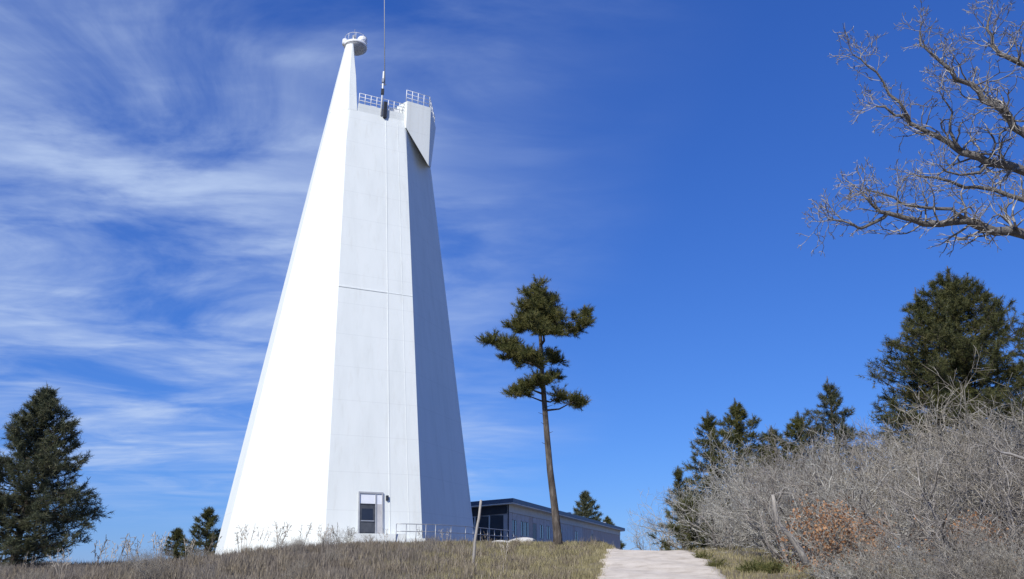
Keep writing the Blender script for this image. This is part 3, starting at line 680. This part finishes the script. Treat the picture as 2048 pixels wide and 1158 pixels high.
# ------------------------------------------------------------------ leafless oak shrubs
def grow(rng, p, d, L, r, depth, out, tips, wig=.22, upw=.08, rmin=.0028, maxd=4):
    ns = max(2, int(L/.13)) if depth < 2 else max(2, int(L/.09)); ns = min(ns, 9); st = L/ns
    for i in range(ns):
        d = d + rng.normal(0, wig, 3) + np.array([0, 0, upw]); d /= np.linalg.norm(d); q = p+d*st
        r1 = max(rmin, r*(1-.55/ns)); out.append((p, q, r, r1, depth)); p, r = q, r1
        if depth < maxd and (i > 0 or depth > 0) and rng.random() < (.62 if depth < 2 else .5):
            s = rng.normal(0, 1, 3); s -= d*s.dot(d); s /= np.linalg.norm(s)+1e-9; a = rng.uniform(.5, 1.0)
            grow(rng, p, d*math.cos(a)+s*math.sin(a), L*rng.uniform(.38, .62), max(rmin, r*.62), depth+1, out, tips, wig, upw*.8, rmin, maxd)
    tips.append((p, d))
    if depth < maxd:
        for _ in range(2):
            s = rng.normal(0, .55, 3); e = d+s; e /= np.linalg.norm(e); grow(rng, p, e, L*.45, max(rmin, r*.8), depth+1, out, tips, wig, upw*.8, rmin, maxd)
def oak_shrub(name, label, seed, H=3.0, stems=9, spread=.55, leaf=0, maxd=3, mtwig='twig'):
    rng = np.random.default_rng(seed); out = []; tips = []
    for k in range(stems):
        a = k*2.399+rng.uniform(-.4, .4); t = rng.uniform(.1, spread); d = np.array([math.cos(a)*math.sin(t), math.sin(a)*math.sin(t), math.cos(t)])
        grow(rng, np.array([math.cos(a)*.25*rng.random(), math.sin(a)*.25*rng.random(), -.25]), d, H*rng.uniform(.5, .72), rng.uniform(.022, .04), 0, out, tips, maxd=maxd)
    T = thing(name, label, 'shrub', (0, 0, 0), 0, 'leafless oak shrubs beside the path')
    T['_h'] = float(np.percentile([t[0][2] for t in tips], 97)); st = [o[:4] for o in out if o[4] == 0]; tw = [o[:4] for o in out if o[4] > 0]
    ob('stems', seg_mesh('stems', st, 5), MT['stem'], T); stf(ob('twigs', seg_mesh('twigs', tw, 3), MT[mtwig], T))
    if leaf:
        P = np.array([t[0] for t in tips]); P = P[P[:, 2] > H*.18]; P = P[rng.permutation(len(P))[:leaf]]; n = len(P)
        P = P+rng.normal(0, .05, P.shape); u = rng.normal(0, 1, (n, 3)); u /= np.linalg.norm(u, axis=1)[:, None]; v = np.cross(u, rng.normal(0, 1, (n, 3))); v /= np.linalg.norm(v, axis=1)[:, None]
        l = rng.uniform(.06, .115, n)[:, None]; nn = np.cross(u, v)*l*.25
        V = np.stack([P, P+u*l*.5+v*l*.38+nn, P+u*l, P+u*l*.5-v*l*.38+nn], 1).reshape(-1, 3)
        me = mk_mesh('dry_leaves', V, np.arange(n*4).reshape(-1, 4)); tone_attr(me, np.repeat(rng.random(n), 4))
        o = ob('dry_leaves', me, MT['leaf'], T); o['kind'] = 'stuff'
    return T
LB = 'leafless grey oak shrub tangled in the thicket right of the path'
protos = [oak_shrub('oak_shrub', LB, 100+k, H=2.9, stems=(9, 11, 8, 10, 12)[k], spread=(.6, .5, .75, .65, .55)[k], mtwig=('twig', 'twig_brown', 'twig', 'twig_mauve', 'twig_brown')[k]) for k in range(5)]
orange = oak_shrub('oak_shrub', 'oak shrub holding a big clump of dry orange leaves', 140, H=2.6, stems=9, leaf=5200)
HS = [p['_h'] for p in protos]; HO = orange['_h']
for p in protos+[orange]: del p['_h']
used = set()
def put(i, x, y, s, rz, label=None, sz=1.0):
    pr = orange if i == 'o' else protos[i]; sc = (s, s, s*sz); z = g(x, y)
    if i not in used:
        used.add(i); pr.location = (x, y, z); pr.rotation_euler = (0, 0, rz); pr.scale = sc
        if label: pr['label'] = label
        return pr
    return dup(pr, (x, y, z), rz, sc, label)
# outline of the thicket in the photograph: (column, top row)
TOPX = [1290, 1330, 1400, 1500, 1600, 1700, 1800, 1900, 2000, 2100, 2300]; TOPY = [1040, 1005, 955, 903, 876, 860, 850, 838, 805, 780, 750]
rs = random.Random(7); THK = []
rows = [(37, 1335, 1560, 1.9), (33, 1430, 1700, 2.0), (29, 1440, 1860, 2.0), (25, 1530, 2000, 1.9), (21.5, 1630, 2130, 1.8), (18, 1760, 2200, 1.7), (15.5, 1890, 2260, 1.6)]
ci = 0
for Y, x0, x1, stp in rows:
    xw0, xw1 = at_z(x0, Y, 3).x, at_z(x1, Y, 3).x; n = max(2, int((xw1-xw0)/stp)+1)
    for k in range(n):
        x = xw0+(xw1-xw0)*k/(n-1)+rs.uniform(-.4, .4); y = Y+rs.uniform(-1.2, 1.2); z0 = g(x, y)
        px, _ = project((x, y, z0+2)); ty = float(np.interp(px, TOPX, TOPY)) + rs.uniform(-10, 34) + (40 if Y < 20 else 0)
        h = max(1.2, at(px, ty, y).z - z0)
        col = next(t for lim, t in ((1400, 'at the left tip'), (1560, 'below the bushy pointed conifer'), (1690, 'below the slender grey-green conifer'), (1800, 'just left of the biggest conifer'), (1990, 'below the biggest conifer'), (9999, 'at the right edge')) if px < lim)
        row = 'rear' if Y > 31 else 'middle' if Y > 20 else 'front'
        THK.append(put((ci*3+int(Y)) % 5, x, y, min(h/HS[(ci*3+int(Y)) % 5], 1.85)*rs.uniform(.95, 1.06), rs.uniform(0, 6.28), f'bare oak shrub, {row} of thicket, {col}', 1.0)); ci += 1
for k, (px, y, s, lab) in enumerate([(1640, 17.5, .72, 'oak shrub holding the biggest clump of dry orange leaves'), (1715, 17.2, .60, 'oak shrub with tan leaves just right of the orange clump'), (1945, 14.4, .62, 'small oak shrub with thin orange leaves near the right edge')]):
    x = at_z(px, y, 2.5).x; put('o', x, y, s, k*1.9, lab)
# low bushes in front of the thicket
for k, (px, y, s) in enumerate([(1690, 13.6, .36), (1780, 13.2, .44), (1860, 12.8, .40), (1935, 12.6, .48), (2010, 12.2, .46), (2080, 12.4, .5), (1985, 13.6, .5), (1830, 14.2, .5)]):
    x = at_z(px, y, 1.5).x; THK.append(put(k % 5, x, y, s, k*1.3, 'low grey leafless bush along the front of the thicket'))
# dark needle bush standing in for an oak shrub's shaded interior
P_ = at_z(1380, 31.5, 2)
ev = conifer('dark_oak_stand_in', 'dark rounded stand-in for a shaded oak shrub at the left end of the thicket', (P_.x, 31.5, g(P_.x, 31.5)-.1), 2.2, 1.28, MT['needle'], 61, dens=1.3, power=.42, bare=.02, droop=.2, ln=.16, per=22, w=.02); ev['category'] = 'bush'
# pale dead trunk leaning in front of the thicket
ORD = ['first', 'second', 'third', 'fourth', 'fifth', 'sixth', 'seventh', 'eighth', 'ninth', 'tenth', 'eleventh', 'twelfth']
def single_out(objs):
    """objects that share a label are told apart by their order from the left"""
    by = {}
    for o in objs: by.setdefault(o['label'], []).append(o)
    for lab, L_ in by.items():
        if len(L_) < 2: continue
        L_.sort(key=lambda o: project(o.location)[0])
        for o, w in zip(L_, ORD): o['label'] = f'{lab}, {w} from left'
def build_snag(name, label, pts, r, mat='bark_pale', cat='dead trunk', twigs=True):
    P = [at(*p) for p in pts]; o0 = P[0].copy(); T = thing(name, label, cat, o0)
    Q = [p-o0 for p in P]; ob('trunk', tube_mesh('trunk', [(Q, list(np.linspace(r[0], r[1], len(Q))))], 8), MT[mat], T)
    if twigs:
        rng = np.random.default_rng(int(pts[0][0])); out = []; tips = []
        for i in range(1, len(Q)):
            d = np.array((Q[i]-Q[i-1]).normalized())
            for _ in range(2):
                s = rng.normal(0, .7, 3); e = d+s; e /= np.linalg.norm(e); grow(rng, np.array(Q[i]), e, .45, min(r[1]*.5, .008), 3, out, tips, maxd=4)
        stf(ob('branches', seg_mesh('branches', [o[:4] for o in out], 4), MT[mat], T))
    return T
single_out(THK)
build_snag('dead_trunk', 'pale dead trunk leaning out under the orange leaves', [(1612, 1128, 16.2), (1600, 1100, 16.2), (1578, 1070, 16.1), (1558, 1050, 16.0), (1550, 1020, 16.0), (1546, 990, 15.9)], (.075, .03))
build_snag('dead_trunk', 'pale dead limb sticking in from the right edge above the thicket', [(2200, 960, 11.8), (2110, 930, 11.7), (2048, 918, 11.6), (2020, 908, 11.6), (2000, 905, 11.5), (1985, 890, 11.4)], (.04, .010), cat='dead limb')
build_snag('leaning_stake', 'slender bleached stake leaning in the dry grass before the building', [(946, 1150, 22), (948, 1110, 22), (950, 1082, 22), (955, 1050, 22), (958, 1036, 22), (962, 1000, 22)], (.042, .032), cat='stake', twigs=False)

# the big bare tree whose limbs reach in at the upper right
def build_bare_tree():
    rng = np.random.default_rng(31); Y = 12.5; base = Vector((11.4, 12.6, g(11.4, 12.6))); T = thing('bare_tree', 'bare crooked tree whose limbs reach in at the upper right', 'tree', base); O = np.array(base)
    P3 = lambda L_: [np.array(at(x, y, Y+dy))-O for x, y, dy in L_]
    top = np.array([-.1, -.2, 7.6]); TP = [np.array(v) for v in ((0, 0, -.4), (.05, 0, .8), (-.1, .1, 2.2), (.05, .05, 3.8), (-.15, -.05, 5.4), (-.05, -.2, 7.0), (-.25, -.3, 8.6))]
    TR = [.26, .2, .18, .16, .13, .09, .045]
    ob('trunk', tube_mesh('trunk', [(TP, TR)], 10), MT['bark_dark'], T)
    def tk(z): return np.array([np.interp(z, [p[2] for p in TP], [p[q] for p in TP]) for q in range(3)])
    limbs = [(3.2, [(2120, 492, 0), (2048, 468, 0), (1990, 463, -.1), (1935, 441, -.2), (1880, 448, -.2), (1830, 441, -.3), (1775, 426, -.4), (1745, 410, -.4), (1722, 383, -.5)], .085),
             (4.2, [(2120, 365, .2), (2048, 342, .2), (1975, 325, .3), (1925, 305, .3), (1895, 283, .3), (1860, 266, .4), (1820, 246, .4), (1790, 231, .5), (1752, 213, .5)], .08),
             (4.8, [(2130, 340, -.5), (2048, 266, -.5), (2020, 238, -.5), (1990, 210, -.6), (1960, 186, -.6), (1935, 166, -.6), (1908, 150, -.7), (1880, 122, -.7), (1850, 95, -.7), (1840, 62, -.7)], .065),
             (5.6, [(2140, 190, .7), (2060, 135, .8), (2010, 112, .8), (1985, 92, .8), (1975, 60, .9), (1982, 25, .9)], .06),
             (6.2, [(2130, 60, .1), (2080, 20, .1), (2030, -30, .1), (2000, -90, .1)], .055),
             (3.9, [(2120, 430, 1.2), (2048, 400, 1.3), (1990, 380, 1.4), (1930, 375, 1.5), (1870, 355, 1.5), (1830, 350, 1.6)], .05)]
    lines = []; out = []; tips = []
    subs = [[(1775, 426, -.4), (1752, 443, -.3), (1715, 455, -.3), (1685, 442, -.3), (1655, 440, -.3)], [(1935, 441, -.2), (1905, 418, -.3), (1850, 415, -.4), (1812, 410, -.4), (1788, 394, -.4), (1738, 382, -.5)],
            [(1820, 246, .4), (1800, 205, .3), (1768, 166, .3), (1735, 132, .2), (1706, 110, .2)], [(1975, 325, .3), (1960, 345, .2), (1920, 350, .1), (1880, 330, 0)], [(1925, 305, .3), (1900, 262, .2), (1905, 225, .2), (1885, 195, .1)]]
    for h, pl, r in limbs:
        Q = [tk(h)]+P3(pl); lines.append((Q, list(np.linspace(r*1.25, .016, len(Q)))))
    for pl in subs: Q = P3(pl); lines.append((Q, list(np.linspace(.034, .011, len(Q)))))
    jl = []
    for Q, R in lines:        # crooked: wobble between the bends
        q2 = [Q[0]]; r2 = [R[0]]
        for i in range(1, len(Q)):
            q2 += [(Q[i-1]+Q[i])/2+rng.normal(0, .035, 3), Q[i]]; r2 += [(R[i-1]+R[i])/2, R[i]]
        jl.append((q2, r2))
        for i in range(4, len(q2)):
            d = q2[i]-q2[i-1]; d /= np.linalg.norm(d)+1e-9
            for _ in range(2 if i < len(q2)-1 else 4):
                s = rng.normal(0, 1, 3); s[2] += .35; e = d*.75+s*.6; e /= np.linalg.norm(e)
                grow(rng, q2[i], e, rng.uniform(.25, .42)+.35*(1-i/len(q2)), max(.007, r2[i]*.4), 2, out, tips, wig=.3, upw=.06, rmin=.0048, maxd=4)
    for k in range(26):        # limbs on the far side, outside the picture
        a = rng.uniform(-1.3, 1.3); h = rng.uniform(3, 8.4); d = np.array([math.cos(a), math.sin(a), .5]); grow(rng, tk(h), d/np.linalg.norm(d), rng.uniform(1.2, 2.2), .04, 1, out, tips, maxd=3)
    ob('limbs', tube_mesh('limbs', jl, 6), MT['limb'], T)
    stf(ob('twigs', seg_mesh('twigs', [o[:4] for o in out], 3), MT['twig_dark'], T))
build_bare_tree()

# ------------------------------------------------------------------ boulder, weeds and grass
def build_boulder(name, label, px, py, Y, s, seed):
    P = at(px, py, Y); rng = np.random.default_rng(seed); bm = bmesh.new(); bmesh.ops.create_icosphere(bm, subdivisions=3, radius=1)
    ax = rng.normal(0, 1, (14, 3)); ax /= np.linalg.norm(ax, axis=1)[:, None]; of = rng.uniform(.62, .95, 14)
    for v in bm.verts:
        c = np.array(v.co)
        for a, k in zip(ax, of):
            dd = c.dot(a)-k
            if dd > 0: c = c-a*dd*.9
        v.co = Vector(c*np.array(s))
    o = ob(name, bm, MT['rock']); o.location = (P.x, P.y, g(P.x, P.y)+s[2]*.35); tag(o, label, 'boulder'); return o
build_boulder('boulder', 'flat pale boulder in the grass below the low building', 1043, 1088, 41, (.85, .5, .30), 3)
build_boulder('boulder', 'low pale stone left of the flat boulder', 1000, 1088, 42, (.55, .4, .18), 5)

def blades(name, X, Y, H, Wd, lean, seed, mat, label, cat):
    rng = np.random.default_rng(seed); n = len(X); Z = gz(X, Y)-.02; a = rng.uniform(0, 6.283, n); b = rng.uniform(0, 6.283, n)
    side = np.stack([np.cos(a), np.sin(a), np.zeros(n)], 1)*Wd[:, None]/2; P = np.stack([X, Y, Z], 1)
    ld = np.stack([np.cos(b), np.sin(b), np.zeros(n)], 1)*(lean*rng.random(n)*H)[:, None]; up = np.array([[0, 0, 1.0]])*H[:, None]
    mid = P+up*.55+ld*.35; tip = P+up+ld
    V = np.stack([P-side, P+side, mid+side*.8, mid-side*.8, tip], 1).reshape(-1, 3); k = np.arange(n)*5
    F = np.concatenate([np.stack([k, k+1, k+2], 1), np.stack([k, k+2, k+3], 1), np.stack([k+3, k+2, k+4], 1)])
    me = mk_mesh(name, V, F); tn = .6*rng.random(n)+.4*(.5+.25*np.sin(X*3.1+np.sin(Y*2.7)*2)+.25*np.sin(Y*3.7+np.sin(X*2.9)*2)); tone_attr(me, np.repeat(tn, 5))
    o = ob(name, me, mat); return tag(o, label, cat, kind='stuff')
def scatter(n, seed, ymin, ymax, r0, r1):
    rng = np.random.default_rng(seed); Y = ymin+(ymax-ymin)*rng.random(n)**1.25; X = Y*rng.uniform(r0, r1, n); return X, Y, rng
def clump(X, Y, sc): return .5+.25*np.sin(X*1.7*sc+np.sin(Y*1.1*sc)*2)+.25*np.sin(Y*2.3*sc+np.sin(X*1.3*sc+2)*2.2)
def off_path(X, Y, m=0.0):
    l, r = path_edges(Y); return (X < l-m) | (X > r+m)
def build_grass():
    X, Y, r = scatter(190000, 1, 11, 52, -.75, .04); c = clump(X, Y, 1)
    wl = sm((.02-X/Y)/.16)                      # weeds thin out towards the path
    keep = (r.random(len(X)) < .12+1.1*c**1.6) & (r.random(len(X)) < wl) & off_path(X, Y, .3); X, Y, c = X[keep], Y[keep], c[keep]; n = len(X)
    H = (.10+.34*c*r.random(n))*(1+.7*(r.random(n) > .95))*(1-.45*sm((Y-32)/6)*sm((X/Y+.26)/.06)); blades('dry_weeds', X, Y, H, .007+.0003*Y, .55, 2, MT['weed'], 'brown-grey dry weeds covering the slope before the tower', 'weeds')
    X, Y, r = scatter(170000, 3, 11, 52, -.22, .16); c = clump(X+5, Y, 1.4); keep = off_path(X, Y, -.22*r.random(len(X))**2) & (r.random(len(X)) < .3+.7*c) & (r.random(len(X)) < sm((X/Y+.2)/.16)); X, Y, c = X[keep], Y[keep], c[keep]; n = len(X)
    H = .07+.20*c*r.random(n); blades('short_grass', X, Y, H, .006+.0003*Y, .6, 4, MT['grass'], 'short straw and olive grass left of the path', 'grass')
    X, Y, r = scatter(150000, 5, 9, 46, .10, .78); c = clump(X, Y+3, 1.2); keep = off_path(X, Y, -.22*r.random(len(X))**2) & (r.random(len(X)) < .3+.7*c); X, Y, c = X[keep], Y[keep], c[keep]; n = len(X)
    H = .07+.22*c*r.random(n); blades('short_grass', X, Y, H, .006+.0003*Y, .6, 6, MT['grass'], 'short straw grass between the path and the thicket', 'grass')
build_grass()
def build_bunches():
    r = np.random.default_rng(91); n = 700; Yc = 13+33*r.random(n)**1.3; Xc = Yc*r.uniform(-.74, .13, n); ok = off_path(Xc, Yc, .35); Xc, Yc = Xc[ok], Yc[ok]; m = 46
    X = np.repeat(Xc, m)+r.normal(0, .085, len(Xc)*m); Y = np.repeat(Yc, m)+r.normal(0, .085, len(Xc)*m); k = np.repeat(r.uniform(.5, 1.2, len(Xc)), m)*np.where(np.repeat(Yc, m) > 34, .6, 1)
    blades('bunch_grass', X, Y, (.18+.26*r.random(len(X)))*k, .006+.0003*Y, .8, 92, MT['pale_bunch'], 'pale bunches of dry grass dotted over the slope', 'grass')
build_bunches()

# tall dry weeds seen against the tower and the sky
def build_weeds():
    rng = np.random.default_rng(77); protos_ = []
    for k in range(4):
        segs = []; H = 1.0
        for s in range(3+k % 2):
            p = np.array([rng.normal(0, .05), rng.normal(0, .05), -.05]); d = np.array([rng.normal(0, .16), rng.normal(0, .16), 1.0]); d /= np.linalg.norm(d)
            for i in range(7):
                d = d+rng.normal(0, .06, 3); d /= np.linalg.norm(d); q = p+d*H/7*rng.uniform(.8, 1.1); segs.append((p, q, .0065, .006))
                if i > 2:
                    for _ in range(3):
                        e = d*.8+rng.normal(0, .5, 3); e /= np.linalg.norm(e); f = q+e*rng.uniform(.06, .17); segs.append((q, f, .0045, .008)); 
                p = q
        t = thing('dry_weed', 'tall bleached dry weed stalk standing above the brown slope', 'weed', (0, 0, 0), 0, 'tall dry weed stalks'); stf(ob('stalks', seg_mesh('stalks', segs, 4), MT['pale_weed' if k % 2 else 'weed'], t)); protos_.append(t)
    WD = []; spots = [(190, 30, 1.3), (215, 28, 1.1), (240, 31, 1.35), (262, 29, 1.2), (285, 33, 1.1), (318, 30, 1.3), (335, 32, 1.1), (130, 27, 1.0), (60, 26, 1.0), (490, 33, 1.2), (478, 34, 1.0), (520, 32, 1.0), (548, 33, 1.1), (556, 34, 1.2), (600, 33, 1.0), (640, 36, 1.0), (672, 38, 1.0), (655, 35, .9), (700, 37, .8), (770, 36, .7), (845, 35, .7), (890, 33, .7), (980, 26, .8), (1010, 25, .6), (410, 31, 1.0), (375, 30, .9)]
    for i, (px, y, s) in enumerate(spots):
        x = at_z(px, y, 2).x; pr = protos_[i % 4]; rz = i*1.1
        where = 'against the sky left of the tower' if px < 440 else "against the tower's bright left face" if px < 650 else "against the tower's front" if px < 900 else 'before the low building'
        lab = f'tall bleached dry weed stalk seen {where}'
        if i < 4: pr.location = (x, y, g(x, y)); pr.rotation_euler = (0, 0, rz); pr.scale = (s, s, s); pr['label'] = lab; WD.append(pr)
        else: WD.append(dup(pr, (x, y, g(x, y)), rz, s, lab))
    single_out(WD); FB = []
    # a low twiggy bush that hides part of the tower's foot
    for px, y, s in ((690, 42, .40), (650, 42, .33), (560, 40, .30), (735, 41, .26)):
        x = at_z(px, y, 2).x; FB.append(put(1, x, y, s, px, 'small dark twiggy bush at the foot of the tower'))
    single_out(FB); rb = random.Random(12); TF = []
    for k in range(26):
        px = rb.uniform(-40, 880); y = rb.uniform(17, 34); x = at_z(px, y, 2).x; put((1, 3, 4)[k % 3], x, y, rb.uniform(.16, .27), rb.uniform(0, 6), 'knee-high brown twiggy bush among the dry weeds before the tower')
    for k, (px, y) in enumerate(((1430, 22), (1500, 20), (1520, 21), (1545, 19.5), (1405, 25))):
        x = at_z(px, y, 2).x; bz = g(x, y); rngk = np.random.default_rng(k+50); C = rngk.normal(0, 1, (70, 3))*np.array([.13, .13, .07])+np.array([0, 0, .08]); Dd = C+np.array([0, 0, .1])
        o = ob('grass_tuft', needles('grass_tuft', C, Dd, rngk, 16, .13, .012), MT['needle_pine'], None, (x, y, bz)); tag(o, 'small dark green tuft in the grass right of the path', 'plant', 'green tufts right of the path'); TF.append(o)
    single_out(TF)
build_weeds()
